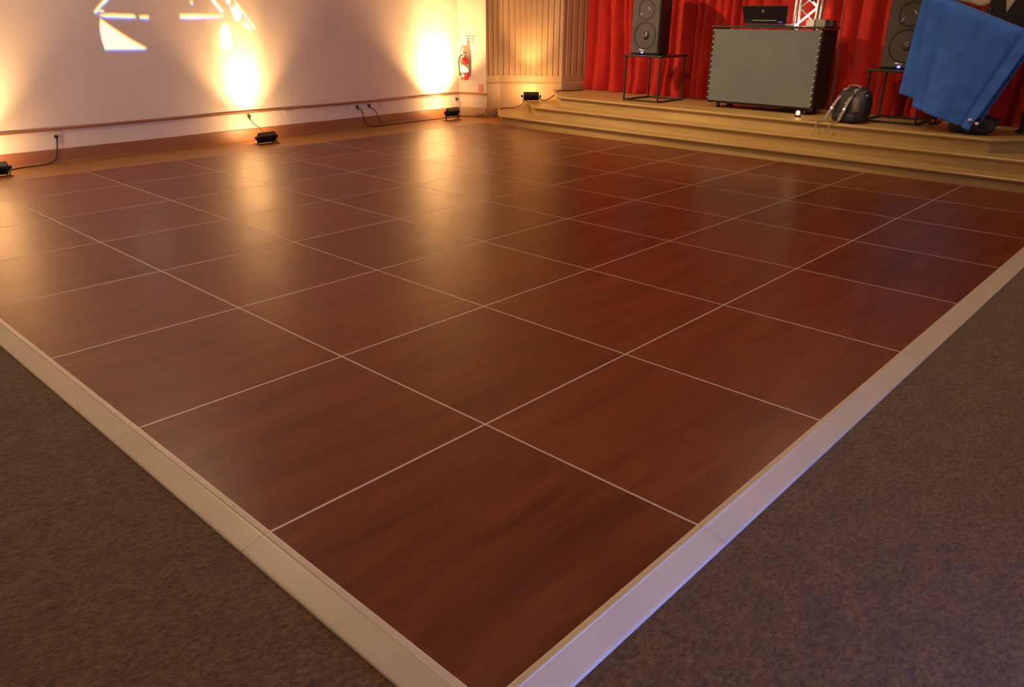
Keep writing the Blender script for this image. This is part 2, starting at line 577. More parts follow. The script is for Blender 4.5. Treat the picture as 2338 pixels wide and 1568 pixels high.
# plain mirrored return on the far side of the stage
mr = empty('wall_proscenium_right', (8.05, -0.75, 0))
tag(mr, 'tan proscenium return on the far side of the stage', kind='structure')
finish('shaft', prism([(0, 0), (0.62, 0.68), (1.75, 0.86), (1.75, 0.74), (0.70, 0.58), (0.08, -0.08)], 0, H), M['pilaster'], mr)

# ------------------------------------------------------------------ stage and its steps
stage = empty('stage', (7.4, 3.6, 0))
tag(stage, 'honey oak stage platform with three broad steps', kind='structure')
SO = Vector((7.4, 3.6, 0))
Z = [0.0, 0.135, 0.27, 0.405]
# (front-left corner, front-right corner) of each nosing
FR = [((7.487, 7.15), (7.338, 0.15)), ((7.775, 6.76), (7.60, 0.48)), ((8.08, 6.53), (7.83, 0.88))]
def level_poly(k, inset):
    (ax, ay), (bx, by) = FR[k]
    ax += inset; bx += inset
    ay -= inset * 0.42; by += inset * 0.42
    def hit(x, y):
        t = (7.9 - 1.045 * (x - 8.3) - y) / 2.045
        return (x + t + 0.05, y + t + 0.05)
    hl = hit(ax, ay)
    e = 1.0 if k < 2 else 0.9
    return [(ax, ay), (bx, by), (bx + e, by - e), (9.84, by - e), (9.84, hl[1] - 0.1 if k == 2 else 7.0), hl]
def rel(poly):
    return [(x - SO.x, y - SO.y) for x, y in poly]
NT = 0.03
for k in range(3):
    rp = level_poly(k, 0.042)
    finish('riser', prism(rel(rp), Z[k], Z[k + 1] - NT), M['oak'], stage)
    tp = level_poly(k, 0.0)
    bm = prism(rel(tp), Z[k + 1] - NT, Z[k + 1])
    # rounded nosing along the three front edges
    fe = []
    for e in bm.edges:
        v = [w.co for w in e.verts]
        if abs(v[0].z - v[1].z) < 1e-6:
            ids = []
            for w in v:
                for i, q in enumerate(rel(tp)):
                    if abs(w.x - q[0]) < 1e-5 and abs(w.y - q[1]) < 1e-5:
                        ids.append(i)
            if set(ids) in ({0, 1}, {1, 2}, {0, 5}):
                fe.append(e)
    bmesh.ops.bevel(bm, geom=fe, offset=0.013, segments=3, profile=0.5, affect='EDGES')
    finish('tread', bm, M['oak'], stage)

# ------------------------------------------------------------------ ceiling downlights
DL = [(1.2, 1.2, 40), (1.0, 5.6, 44), (-2.4, 3.0, 34), (3.4, -1.8, 28), (6.6, 1.6, 38), (2.2, 7.2, 24)]
for (x, y, e), where in zip(DL, ('over the near corner of the dance floor', 'over the left side of the dance floor', 'behind the viewer', 'by the added glowing windows', 'in front of the right end of the steps', 'close to the long cream wall')):
    d = empty('ceiling_downlight', (x, y, H))
    tag(d, 'round recessed ceiling downlight ' + where, 'ceiling light', 'recessed downlights in the hall ceiling')
    finish('trim_ring', lathe([(0.085, 0.0), (0.12, 0.0), (0.125, -0.012), (0.115, -0.02), (0.09, -0.012)], n=24, ring=True), M['white'], d)
    finish('lamp_face', lathe([(0.001, -0.004), (0.084, -0.004), (0.084, -0.001), (0.001, -0.001)], n=24), M['lamp_face'], d)
    lamp('downlight_lamp', 'AREA', (x, y, H - 0.03), e, WARM, parent=d, aim=(x, y, 0), shape='DISK', size=0.2)

# ================================================================== DANCE FLOOR
df = empty('dance_floor', (0, 0, 0.004))
tag(df, 'large portable dance floor of square dark mahogany panels with beige edge ramps', 'dance floor')
E_ = 0.0042
PT = 0.026
pm = box((0, 0, PT / 2), (S - 2 * E_, S - 2 * E_, PT))
me_panel = bpy.data.meshes.new('panel'); bmesh.ops.recalc_face_normals(pm, faces=pm.faces); pm.to_mesh(me_panel); pm.free()
me_panel.materials.append(M['panel'])
fm = bmesh.new()
for s_ in (-1, 1):
    add_box(fm, (0, s_ * (S / 2 - E_ / 2 - 0.0002), PT / 2 + 0.0002), (S - 0.0006, E_ - 0.0004, PT + 0.0006))
    add_box(fm, (s_ * (S / 2 - E_ / 2 - 0.0002), 0, PT / 2 + 0.0002), (E_ - 0.0004, S - 2 * E_, PT + 0.0006))
me_frame = bpy.data.meshes.new('edge_strip'); bmesh.ops.recalc_face_normals(fm, faces=fm.faces); fm.to_mesh(me_frame); fm.free()
me_frame.materials.append(M['alu'])
for i in range(8):
    for j in range(8):
        o = link('panel', me_panel, df, ((i + 0.5) * S, (j + 0.5) * S, 0))
        link('edge_strip', me_frame, o)
# edge ramps: profile (distance outward, height)
RP = [(0.0, 0.0), (0.0, 0.0275), (0.002, 0.0285), (0.016, 0.0295), (0.0185, 0.028), (0.021, 0.0262), (0.024, 0.0258), (0.086, 0.0110), (0.0915, 0.0092), (0.0945, 0.0065), (0.095, 0.0)]
def ramp(i, side):
    bm = bmesh.new()
    a0, a1 = i * S + 0.0007, (i + 1) * S - 0.0007
    rings = []
    for end, a in ((0, a0), (1, a1)):
        ring = []
        for d, z in RP:
            s_ = a - d if (i == 0 and end == 0) else a
            q = (s_, -d, z) if side == 'v0' else (-d, s_, z)
            ring.append(bm.verts.new(q))
        rings.append(ring)
    n = len(RP)
    for k in range(n):
        k2 = (k + 1) % n
        bm.faces.new((rings[0][k], rings[1][k], rings[1][k2], rings[0][k2]))
    bm.faces.new(rings[0]); bm.faces.new(list(reversed(rings[1])))
    return finish('edge_ramp', bm, M['ramp'], df)
for i in range(8):
    ramp(i, 'v0')
    ramp(i, 'u0')

# ================================================================== WALL LIGHTS (uplights)
def uplight(loc, toward, tilt, label, energy, spot, blend, aimz, tall=False, color=AMBER, lens='led_amber', halo=0, halo_size=1.6):
    """black LED flood on a bracket; its face looks at the wall and up"""
    t = Vector((toward[0], toward[1], 0)).normalized()
    rz = math.atan2(t.y, t.x) - PI / 2
    r = empty('led_uplight', loc, rz)
    tag(r, label, 'stage light')
    zc = 0.125 if tall else 0.078
    rot = Euler((tilt, 0, 0)).to_matrix().to_4x4()
    def tr(bm):
        bmesh.ops.transform(bm, matrix=Matrix.Translation((0, 0, zc)) @ rot, verts=bm.verts)
        return bm
    finish('body', tr(box((0, 0, 0), (0.235, 0.075, 0.115), None, 0.012, 3)), M['black'], r)
    for k in range(7):
        finish('cooling_fin', tr(box((-0.09 + 0.03 * k, -0.044, 0), (0.006, 0.016, 0.095), None, 0.002, 1)), M['blackmetal'], r)
    ln = finish('lens', tr(box((0, 0.0385, 0), (0.205, 0.004, 0.09), None, 0.001, 1)), M[lens], r)
    for s_ in (-1, 1):
        kn = Matrix.Rotation(PI / 2, 4, 'Y')
        finish('knob', tr(lathe([(0.017, -0.011), (0.02, -0.006), (0.02, 0.008), (0.014, 0.012)], (s_ * 0.141, 0, 0), 12, kn)), M['blackmetal'], r)
    for s_ in (-1, 1):
        bm = bmesh.new()
        add_box(bm, (s_ * 0.127, 0, zc / 2 + 0.004), (0.006, 0.026, zc + 0.012), None, 0.002, 1)
        add_box(bm, (s_ * 0.122, 0, 0.004), (0.018, 0.15, 0.008), None, 0.002, 1)
        finish('bracket_leg', bm, M['blackmetal'], r)
    finish('bracket_bar', box((0, -0.03, 0.006), (0.25, 0.022, 0.006), None, 0.002, 1), M['blackmetal'], r)
    src = Vector(loc) + t * 0.05 + Vector((0, 0, zc + 0.085))
    d = math.hypot(toward[0], toward[1])
    aim = Vector(loc) + t * d + Vector((0, 0, aimz))
    lamp('uplight_lamp', 'SPOT', src, energy, color, parent=r, aim=aim, spot_size=spot, spot_blend=blend, shadow_soft_size=0.05)
    if halo:
        lamp('uplight_spill', 'SPOT', src, halo, color, parent=r, aim=aim + Vector((0, 0, 0.60)), spot_size=halo_size, spot_blend=1.0, shadow_soft_size=0.05)
    return r

def wall_up(x, d, label, energy, aimz, spot=0.80, tall=False, tilt=0.7, halo=165, halo_size=1.65):
    q = WL(x, 0, d)
    return uplight((q.x, q.y, 0.0), (-wn.x * d, -wn.y * d), tilt, label, energy, spot, 1.0, aimz, tall, halo=halo, halo_size=halo_size)
UP_M = wall_up(4.13, 0.40, 'black LED uplight on the floor in the middle of the long cream wall', 340, 0.80)
UP_C = wall_up(7.36, 0.35, 'black LED uplight on bracket legs in the corner below the extinguisher', 560, 0.88, tall=True, spot=0.95, halo=430, halo_size=1.95)
UP_L = wall_up(1.16, 0.42, 'black LED uplight at the left edge of the picture, cut off by the frame', 340, 0.80)
UP_S = uplight((8.30, 7.24, Z[2]), (0.24, 0.22), 0.7, 'black LED uplight standing on the second stage step', 85, 1.1, 1.0, 0.80)

uplight((0.35, -2.5, 0.004), (0.05, 2.4), 0.0, 'black LED flood on the carpet with a blue lens, aimed along the floor', 400, 1.9, 1.0, 0.05, color=(0.16, 0.26, 1.0), lens='led_blue')

# ------------------------------------------------------------------ outlets
def outlet(x, z, label, wide=0.075, hgt=0.115, mat='white', plug=False):
    q = WL(x, z, 0.0)
    r = empty('wall_outlet', q, math.atan2(wt.y, wt.x))
    tag(r, label, 'outlet')
    finish('cover_plate', box((0, -0.004, 0), (wide, 0.008, hgt), None, 0.003, 2), M[mat], r)
    nx = 2 if wide > 0.09 else 1
    for i in range(nx):
        xo = (i - (nx - 1) / 2) * 0.045
        for zo in (-0.022, 0.022):
            finish('socket', box((xo, -0.0085, zo), (0.03, 0.004, 0.026), None, 0.003, 2), M['ivory'], r)
    return r
def plug(p_, label, rz):
    r = empty('power_plug', p_, rz)
    tag(r, label, 'plug')
    finish('plug_body', box((0, -0.016, 0), (0.034, 0.034, 0.026), None, 0.006, 2), M['black'], r)
    finish('strain_relief', lathe([(0.009, 0), (0.006, -0.03)], (0, -0.024, -0.011), 10), M['black'], r)
    return r
wrz = math.atan2(wt.y, wt.x)
outlet(1.93, 0.262, 'ivory wall outlet below the rail near the left edge of the wall', mat='ivory')
outlet(4.13, 0.285, 'ivory wall outlet above the middle uplight', mat='ivory')
outlet(4.73, 0.285, 'blank white wall plate with nothing plugged in', 0.12, 0.075)
outlet(5.80, 0.288, 'white wall outlet on the left of the pair with cords plugged in', 0.11, 0.085)
outlet(6.05, 0.288, 'white wall outlet on the right of the pair with cords plugged in', 0.11, 0.085)
outlet(6.27, 0.285, 'ivory blank wall outlet right of the plugged-in pair', mat='ivory')
outlet(7.78, 0.255, 'white wall outlet in the corner above the bracket uplight')
def PL(x, z, label):
    q = WL(x, z, 0.010)
    return plug(q, label, wrz)
PL(1.90, 0.268, 'black power plug in the leftmost outlet')
PL(4.15, 0.292, 'black power plug in the outlet above the middle uplight')
PL(5.83, 0.292, 'black power plug in the left outlet of the pair')
PL(6.04, 0.292, 'black power plug in the right outlet of the pair')
PL(7.79, 0.262, 'black power plug in the corner outlet')

def cord(pts, r, mat, label, k=6, owner=None):
    bm = tube(spline(pts, k), r, 8)
    if owner is not None:
        o = attach(finish('power_cord', bm, M[mat], None, True), owner)
        o['label'] = label
        return o
    return tag(finish('extension_cord', bm, M[mat], None, True), label, 'cord')
CR = 0.006
cord([WL(1.90, 0.245, .04), WL(1.88, .14, .035), WL(1.84, .045, .05), WL(1.74, CR + .002, .06), WL(1.5, CR, .09), WL(1.30, CR + .002, .20), WL(1.24, .05, .27)], CR, 'cable',
     'dark cord drooping from the leftmost outlet to the left uplight', owner=UP_L)
cord([WL(4.15, 0.27, .04), WL(4.19, .20, .035), WL(4.25, .15, .045), WL(4.32, .07, .06), WL(4.36, CR + .002, .14), WL(4.33, .02, .28), WL(4.27, .05, .36)], CR, 'browncable',
     'brown cord from the wall outlet down to the middle uplight', owner=UP_M)
cord([WL(5.83, 0.27, .04), WL(5.9, .22, .04), WL(5.93, .10, .045), WL(5.98, .02, .07), WL(6.1, CR + .001, .12), WL(6.45, CR, .10), WL(6.9, CR, .09), WL(7.25, CR, .10), WL(7.5, CR, .09), WL(7.75, CR, .13)], CR, 'cable',
     'dark cord from the left outlet of the pair along the baseboard')
cord([WL(6.05, 0.27, .04), WL(6.13, .22, .04), WL(6.18, .12, .045), WL(6.24, .02, .06), WL(6.4, CR, .075), WL(6.9, CR, .06), WL(7.3, CR, .06), WL(7.7, CR, .07), WL(7.83, CR, .10)] +
     [Vector((7.93, 8.16, CR)), Vector((7.98, 8.08, CR))], CR, 'browncable', 'brown cord from the right outlet of the pair to the coil in the corner')
cord([WL(7.79, 0.24, .04), WL(7.83, .2, .05), WL(7.80, .14, .06), WL(7.70, .11, .10), WL(7.58, .11, .2), WL(7.48, .11, .30)], 0.005, 'ivory',
     'pale cord hanging from the corner outlet to the bracket uplight', owner=UP_C)
cord([Vector((8.0, 7.98, CR)), Vector((8.06, 7.84, .02)), Vector((8.06, 7.75, .10)), Vector((8.1, 7.68, .142)), Vector((8.22, 7.72, .142)), Vector((8.36, 7.62, .15)),
      Vector((8.42, 7.52, .21)), Vector((8.43, 7.44, .277)), Vector((8.42, 7.36, .277)), Vector((8.36, 7.30, .31))], 0.007, 'browncable',
     'brown cord climbing the steps from the corner coil to the uplight on the step', owner=UP_S)
cord([Vector((8.33, 7.12, .34)), Vector((8.40, 7.06, .285)), Vector((8.56, 7.02, .35)), Vector((8.68, 7.03, .414)), Vector((8.82, 6.98, .414)), Vector((9.02, 6.92, .412)), Vector((9.2, 6.95, .412))], 0.007, 'cable',
     'black cord from the step uplight up onto the stage')
# coil of cord and its adapter in the corner
bm = bmesh.new()
for k in range(4):
    pts = [Vector((8.0 + (0.075 - .006 * k) * math.cos(a), 8.03 + (0.06 - .004 * k) * math.sin(a), 0.008 + 0.013 * k + 0.012 * math.sin(2 * a + k))) for a in [2 * PI * i / 24 for i in range(25)]]
    add_tube(bm, pts, 0.006, 6)
tag(finish('cord_coil', bm, M['browncable'], None, True), 'coiled cord bundle on the floor in the corner by the pilaster', 'cord')

# ------------------------------------------------------------------ fire extinguisher, sign, pull plate on the short wall
bt = (Vector((W1[0], W1[1], 0)) - Vector((W0[0], W0[1], 0))).normalized()
bn = Vector((bt.y, -bt.x, 0))
if bn.x > 0: bn = -bn
def BW(s_, z, d=0.0):
    return Vector((W0[0], W0[1], z)) + bt * s_ + bn * d
brz = math.atan2(bt.y, bt.x)
ex = empty('fire_extinguisher', BW(0.13, 0.55, 0.085), brz)
tag(ex, 'red fire extinguisher with a black hose hung on the short wall', 'extinguisher')
finish('cylinder', lathe([(0.02, 0), (0.058, 0.004), (0.063, 0.02), (0.063, 0.27), (0.055, 0.30), (0.035, 0.325), (0.02, 0.335)], n=28), M['red'], ex, True)
finish('label_sheet', lathe([(0.0642, 0.115), (0.0642, 0.235), (0.0636, 0.235), (0.0636, 0.115)], n=28, ring=True), M['label'], ex, True)
finish('round_sticker', lathe([(0.022, 0), (0.022, 0.002), (0.0, 0.002)], (0.0, -0.0635, 0.07), 16, Matrix.Rotation(PI / 2, 4, 'X')), M['label'], ex)
finish('valve', lathe([(0.018, 0.33), (0.018, 0.365), (0.014, 0.375)], n=16), M['silver'], ex)
bm = bmesh.new()
add_box(bm, (0.02, -0.01, 0.395), (0.018, 0.10, 0.008), (0.3, 0, 0), 0.002, 1)
finish('lever', bm, M['black'], ex)
finish('carry_handle', box((0.02, -0.02, 0.37), (0.018, 0.11, 0.008), (-0.12, 0, 0), 0.002, 1), M['silver'], ex)
finish('gauge', lathe([(0.0, -0.006), (0.015, -0.006), (0.015, 0.006), (0.0, 0.006)], (0.028, -0.02, 0.352), 14, Matrix.Rotation(PI / 2, 4, 'X')), M['black'], ex)
finish('hose', tube(spline([(-0.015, 0, 0.36), (-0.06, -0.01, 0.35), (-0.085, -0.015, 0.28), (-0.082, -0.015, 0.17), (-0.076, -0.012, 0.10)]), 0.011, 8), M['black'], ex, True)
finish('nozzle', lathe([(0.011, 0.0), (0.016, -0.02), (0.018, -0.045)], (-0.076, -0.012, 0.11), 10), M['black'], ex)
finish('wall_bracket', box((0, 0.062, 0.22), (0.05, 0.05, 0.22), None, 0.003, 1), M['silver'], ex)
sg = empty('extinguisher_sign', BW(0.20, 1.12, 0.0), brz)
tag(sg, 'white wall sign with two small red pictograms above the extinguisher', 'sign')
finish('sign_plate', box((0, -0.003, 0), (0.19, 0.006, 0.125), None, 0.002, 1), M['white'], sg)
finish('border_line', box((0, -0.0065, 0.058), (0.186, 0.001, 0.005)), M['label'], sg)
for s_ in (-1, 1):
    finish('caption', box((s_ * 0.036, -0.0068, 0.027), (0.034, 0.0012, 0.010)), M['ink'], sg)
    finish('pictogram', box((s_ * 0.036, -0.0068, -0.022), (0.05, 0.0012, 0.042)), M['pink'], sg)
    finish('pictogram_figure', box((s_ * 0.036, -0.0078, -0.022), (0.012, 0.0012, 0.026)), M['white'], sg)
pp = empty('switch_plate', BW(0.365, 0.43, 0), brz)
tag(pp, 'small rose-coloured switch plate just above the rail beside the pilaster', 'switch')
finish('cover_plate', box((0, -0.004, 0), (0.075, 0.008, 0.12), None, 0.003, 2), M['pink'], pp)
for s_ in (-1, 1):
    finish('toggle', box((s_ * 0.016, -0.010, -0.01), (0.010, 0.008, 0.045), None, 0.002, 1), M['ivory'], pp)

# ================================================================== STAGE CURTAIN
def curtain(y0, y1, seed, label, shift=0.0):
    rnd = random.Random(seed)
    folds = []
    y = y0
    while y > y1:
        w = rnd.choice((rnd.uniform(0.10, 0.16), rnd.uniform(0.16, 0.24), rnd.uniform(0.2, 0.3)))
        folds.append((y, w, rnd.uniform(0.55, 1.1) * min(1.0, w / 0.2 + 0.15), rnd.uniform(-0.18, 0.18)))
        y -= w
    ns, nz = int((y0 - y1) / 0.016), 40
    z0, z1 = 0.409, 4.05
    bm = bmesh.new()
    rows = []
    for j in range(nz + 1):
        tz = (j / nz) ** 1.7
        z = z0 + (z1 - z0) * tz
        hgt = z - z0
        row = []
        for i in range(ns + 1):
            yy = y0 + (y1 - y0) * i / ns
            ys = yy + 0.05 * noise.noise((yy * 1.3 + seed, z * 0.9, 0)) + 0.03 * math.exp(-hgt * 3) * noise.noise((yy * 5, z * 6, seed))
            a = 0.0
            for fy, w, am, lean in folds:
                c0 = fy - w / 2 + lean * math.exp(-hgt * 1.2) * 0.35
                u = (ys - c0) / (w * 0.5)
                if abs(u) < 1.15:
                    a = max(a, am * math.cos(u / 1.15 * PI / 2) ** 0.8)
            amp = 0.125 + 0.03 * math.exp(-hgt * 2.5)
            base = 9.06 + 0.046 * yy + shift
            x = base + 0.10 - amp * 1.25 * a + 0.012 * noise.noise((yy * 14, z * 1.6, seed))
            x -= 0.035 * math.exp(-hgt * 7) * (0.5 + noise.noise((yy * 7, 3, seed)))
            row.append(bm.verts.new((x, yy, z + (0.006 * noise.noise((yy * 9, 1, seed)) if j == 0 else 0))))
        rows.append(row)
    for a, b in zip(rows[:-1], rows[1:]):
        for i in range(ns):
            bm.faces.new((a[i], a[i + 1], b[i + 1], b[i]))
    o = finish('stage_curtain', bm, M['velvet'], None, True)
    md = o.modifiers.new('thickness', 'SOLIDIFY')
    md.thickness = 0.006
    return tag(o, label, 'curtain', 'red stage curtains')
curtain(7.10, 3.30, 3, 'red velvet stage curtain panel beside the pilaster, behind the first loudspeaker')
curtain(3.298, 0.05, 11, 'red velvet stage curtain panel behind the backpack and the blue cloth')

# ================================================================== THINGS ON STAGE
SZ = Z[3]
def speaker_stand(x0, x1, y0, y1, top, label):
    r = empty('speaker_stand', ((x0 + x1) / 2, (y0 + y1) / 2, SZ))
    tag(r, label, 'stand')
    hx, hy, h = (x1 - x0) / 2, (y1 - y0) / 2, top - SZ
    finish('tray', box((0, 0, h - 0.012), (2 * hx + 0.05, 2 * hy + 0.05, 0.024), None, 0.004, 2), M['blackmetal'], r)
    for sx in (-1, 1):
        for sy in (-1, 1):
            finish('leg', box((sx * (hx - 0.011), sy * (hy - 0.011), (h - 0.024) / 2), (0.022, 0.022, h - 0.024), None, 0.002, 1), M['blackmetal'], r)
    for sx in (-1, 1):
        finish('bottom_rail', box((sx * (hx - 0.011), 0, 0.012), (0.022, 2 * hy - 0.044, 0.02), None, 0.002, 1), M['blackmetal'], r)
    for sy in (-1, 1):
        finish('bottom_rail', box((0, sy * (hy - 0.011), 0.012), (2 * hx - 0.044, 0.022, 0.02), None, 0.002, 1), M['blackmetal'], r)
    return r
def loudspeaker(cx, cy, z, w, dpt, h, label):
    r = empty('loudspeaker', (cx, cy, z))
    tag(r, label, 'loudspeaker')
    # tapered cabinet: narrower at the back
    bm = bmesh.new()
    add_prism(bm, [(-dpt / 2, -w / 2), (-dpt / 2, w / 2), (dpt / 2, w / 2 - 0.09), (dpt / 2, -w / 2 + 0.09)], 0.006, h)
    bmesh.ops.bevel(bm, geom=list(bm.edges), offset=0.012, segments=2, profile=0.5, affect='EDGES')
    finish('cabinet', bm, M['black'], r)
    for sx in (-1, 1):
        for sy in (-1, 1):
            finish('foot', lathe([(0.018, 0), (0.018, 0.008), (0.014, 0.008)], (sx * (dpt / 2 - 0.06), sy * (w / 2 - 0.12), 0), 10), M['black'], r)
    x = -dpt / 2
    finish('grille', box((x - 0.004, 0, h / 2), (0.012, w - 0.035, h - 0.05), None, 0.004, 2), M['grille'], r)
    ry = Matrix.Rotation(-PI / 2, 4, 'Y')
    finish('woofer_ring', lathe([(0.155, 0.0), (0.175, 0.0), (0.172, 0.007), (0.158, 0.007)], (x - 0.0085, 0, 0.24), 32, ry, True), M['cone'], r)
    finish('dust_cap', lathe([(0.055, 0.0), (0.045, 0.008), (0.025, 0.013), (0.0, 0.0145)], (x - 0.009, -0.02, 0.245), 24, ry), M['cone'], r, True)
    finish('horn_flare', lathe([(0.11, 0.0), (0.13, 0.0), (0.127, 0.006), (0.112, 0.006)], (x - 0.0085, 0, 0.56), 32, ry, True), M['cone'], r)
    for yy, zz, ln, an in ((0.075, 0.50, 0.06, 0.5), (-0.045, 0.575, 0.05, -0.6)):  # glints on the drivers, built as bright silver slivers
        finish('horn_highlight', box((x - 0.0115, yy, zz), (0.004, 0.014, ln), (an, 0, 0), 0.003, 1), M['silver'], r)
    finish('badge', box((x - 0.0115, 0.03, 0.062), (0.004, 0.085, 0.022), None, 0.003, 2), M['silver'], r)
    finish('power_led', box((x - 0.0115, 0.025, 0.03), (0.004, 0.034, 0.024), None, 0.003, 1), M['led_blue'], r)
    return r
speaker_stand(8.33, 8.95, 5.0, 5.57, 1.0, 'black open-frame speaker stand left of the booth')
loudspeaker(8.64, 5.345, 1.0, 0.455, 0.40, 0.86, 'black loudspeaker on the stand left of the booth')
speaker_stand(8.36, 8.92, 1.74, 2.33, 0.96, 'black open-frame speaker stand behind the blue cloth')
loudspeaker(8.66, 2.03, 0.96, 0.455, 0.40, 0.86, 'black loudspeaker half hidden by the blue cloth')

# ------------------------------------------------------------------ DJ booth
bx0, bx1, by0, by1 = 8.42, 8.84, 2.93, 4.33
bth = empty('dj_booth', ((bx0 + bx1) / 2, (by0 + by1) / 2, SZ))
tag(bth, 'wheeled booth with a grey fabric front and black sides', 'booth')
hw, hd = (by1 - by0) / 2, (bx1 - bx0) / 2
zb, zt = 0.075, 0.955
fp = finish('front_panel', box((-hd + 0.012, 0, (zb + zt) / 2 - 0.004), (0.02, 2 * hw - 0.05, zt - zb - 0.03), None, 0.004, 2), M['scrim'], bth)
for s_ in (-1, 1):
    for k in range(13):
        z = zb + 0.05 + (zt - zb - 0.085) * k / 12
        finish('lacing_tie', box((-hd - 0.002, s_ * (hw - 0.022), z), (0.008, 0.026, 0.008), (s_ * 0.0 - 0.55, 0, 0), 0.002, 1), M['white'], fp)
    finish('corner_post', box((-hd + 0.014, s_ * (hw - 0.011), (zb + zt) / 2), (0.026, 0.022, zt - zb), None, 0.004, 1), M['black'], bth)
    finish('side_panel', box((0.012, s_ * (hw - 0.008), (zb + zt) / 2 - 0.005), (2 * hd - 0.026, 0.016, zt - zb - 0.01), None, 0.003, 1), M['darkcloth'], bth)
finish('top', box((0.01, 0, zt + 0.008), (2 * hd + 0.05, 2 * hw + 0.03, 0.022), None, 0.004, 2), M['black'], bth)
finish('base_board', box((0.02, 0, zb - 0.004), (2 * hd - 0.04, 2 * hw - 0.02, 0.02), None, 0.003, 1), M['black'], bth)
for sx, sy in ((-0.14, 0.56), (-0.14, -0.60), (0.14, 0.56), (0.14, -0.60), (-0.10, 0.40)):
    bm = bmesh.new()
    add_lathe(bm, [(0.008, -0.012), (0.028, -0.012), (0.03, 0), (0.028, 0.012), (0.008, 0.012)], (sx, sy, 0.03), 16, Matrix.Rotation(PI / 2, 4, 'X'))
    add_box(bm, (sx, sy + 0.016, 0.048), (0.02, 0.004, 0.04))
    add_box(bm, (sx, sy - 0.016, 0.048), (0.02, 0.004, 0.04))
    finish('caster', bm, M['black'], bth)

TOPZ = SZ + zt + 0.019
# laptop in a flared black case on the booth
lp = empty('laptop', (8.63, 3.71, TOPZ))
tag(lp, 'black laptop in an open flared case on top of the booth', 'laptop')
finish('base', box((0.05, 0, 0.014), (0.26, 0.50, 0.028), None, 0.006, 2), M['black'], lp)
bm = bmesh.new()
v = [bm.verts.new(q) for q in ((-0.09, -0.27, 0.03), (-0.09, 0.27, 0.03), (-0.14, 0.30, 0.225), (-0.14, -0.285, 0.225), (-0.07, -0.27, 0.03), (-0.07, 0.27, 0.03), (-0.12, 0.30, 0.225), (-0.12, -0.285, 0.225))]
for f in ((0, 1, 2, 3), (7, 6, 5, 4), (0, 4, 5, 1), (1, 5, 6, 2), (2, 6, 7, 3), (3, 7, 4, 0)):
    bm.faces.new([v[i] for i in f])
bmesh.ops.recalc_face_normals(bm, faces=bm.faces)
bmesh.ops.bevel(bm, geom=list(bm.edges), offset=0.005, segments=2, profile=0.5, affect='EDGES')
finish('lid', bm, M['glassdark'], lp)
finish('hinge_bar', box((-0.105, 0.0, 0.062), (0.006, 0.31, 0.012), (0, -0.25, 0), 0.003, 1), M['strap'], lp)
finish('logo', lathe([(0.022, 0), (0.022, 0.002), (0.0, 0.002)], (-0.132, 0.02, 0.165), 20, Matrix.Rotation(-PI / 2 - 0.25, 4, 'Y')), M['packgrey'], lp)
finish('indicator', box((-0.098, -0.20, 0.045), (0.004, 0.05, 0.02), (0, -0.25, 0)), M['led_blue'].copy(), lp)
bpy.data.objects['indicator'].data.materials[0].node_tree.nodes['Principled BSDF'].inputs['Emission Strength'].default_value = 0.08

def small_box(name, c, s, mat, label, cat, lid=None):
    r = empty(name, (c[0], c[1], TOPZ))
    tag(r, label, cat)
    finish('body', box((0, 0, s[2] / 2), s, None, 0.006, 2), M[mat], r)
    finish('lid', box((0, 0, s[2] + 0.003), (s[0] + 0.004, s[1] + 0.004, 0.008), None, 0.003, 1), M[lid or mat], r)
    return r
small_box('white_box', (8.55, 3.135), (0.09, 0.095, 0.068), 'white', 'small white box on the booth beside the truss', 'box')
small_box('grey_box', (8.57, 3.02), (0.11, 0.115, 0.076), 'strap', 'small grey box between the white box and the black box on the booth', 'box', 'silver')
small_box('black_box', (8.60, 2.955 - 0.03), (0.10, 0.085, 0.06), 'black', 'small black box at the right end of the booth top', 'box')

# truss column behind the booth, lit look of two braces put in as glow
tr = empty('truss_column', (8.985, 3.385, SZ))
tag(tr, 'pale square truss column behind the booth, two braces made to glow as if lit', 'truss')
th, tw = 1.9, 0.135
finish('base_plate', box((0, 0, 0.006), (0.17, 0.30, 0.012), None, 0.003, 1), M['blackmetal'], tr)
for sx in (-0.06, 0.06):
    for sy in (-1, 1):
        finish('chord', tube([(sx, sy * tw, 0.012), (sx, sy * tw, th)], 0.018, 12), M['silver'], tr, True)
nb = 8
for k in range(nb):
    z0_, z1_ = 0.06 + (th - 0.1) * k / nb, 0.06 + (th - 0.1) * (k + 1) / nb
    sy = -1 if k % 2 else 1
    finish('brace', tube([(-0.06, sy * tw, z0_), (-0.06, -sy * tw, z1_)], 0.013, 8), M['lit_brace'] if k in (4, 5) else M['silver'], tr, True)
    finish('brace', tube([(0.06, -sy * tw, z0_), (0.06, sy * tw, z1_)], 0.011, 8), M['silver'], tr, True)
finish('clamp', box((-0.085, -0.06, th - 0.60), (0.03, 0.09, 0.075), (0.7, 0, 0), 0.004, 1), M['black'], tr)
finish('clamp', box((-0.085, 0.075, th - 0.52), (0.03, 0.07, 0.14), (0.1, 0, 0), 0.004, 1), M['black'], tr)
lamp('truss_lamp', 'POINT', (8.985, 3.385, SZ + 1.05), 2.6, (1.0, 0.8, 0.55), parent=tr, shadow_soft_size=0.05)

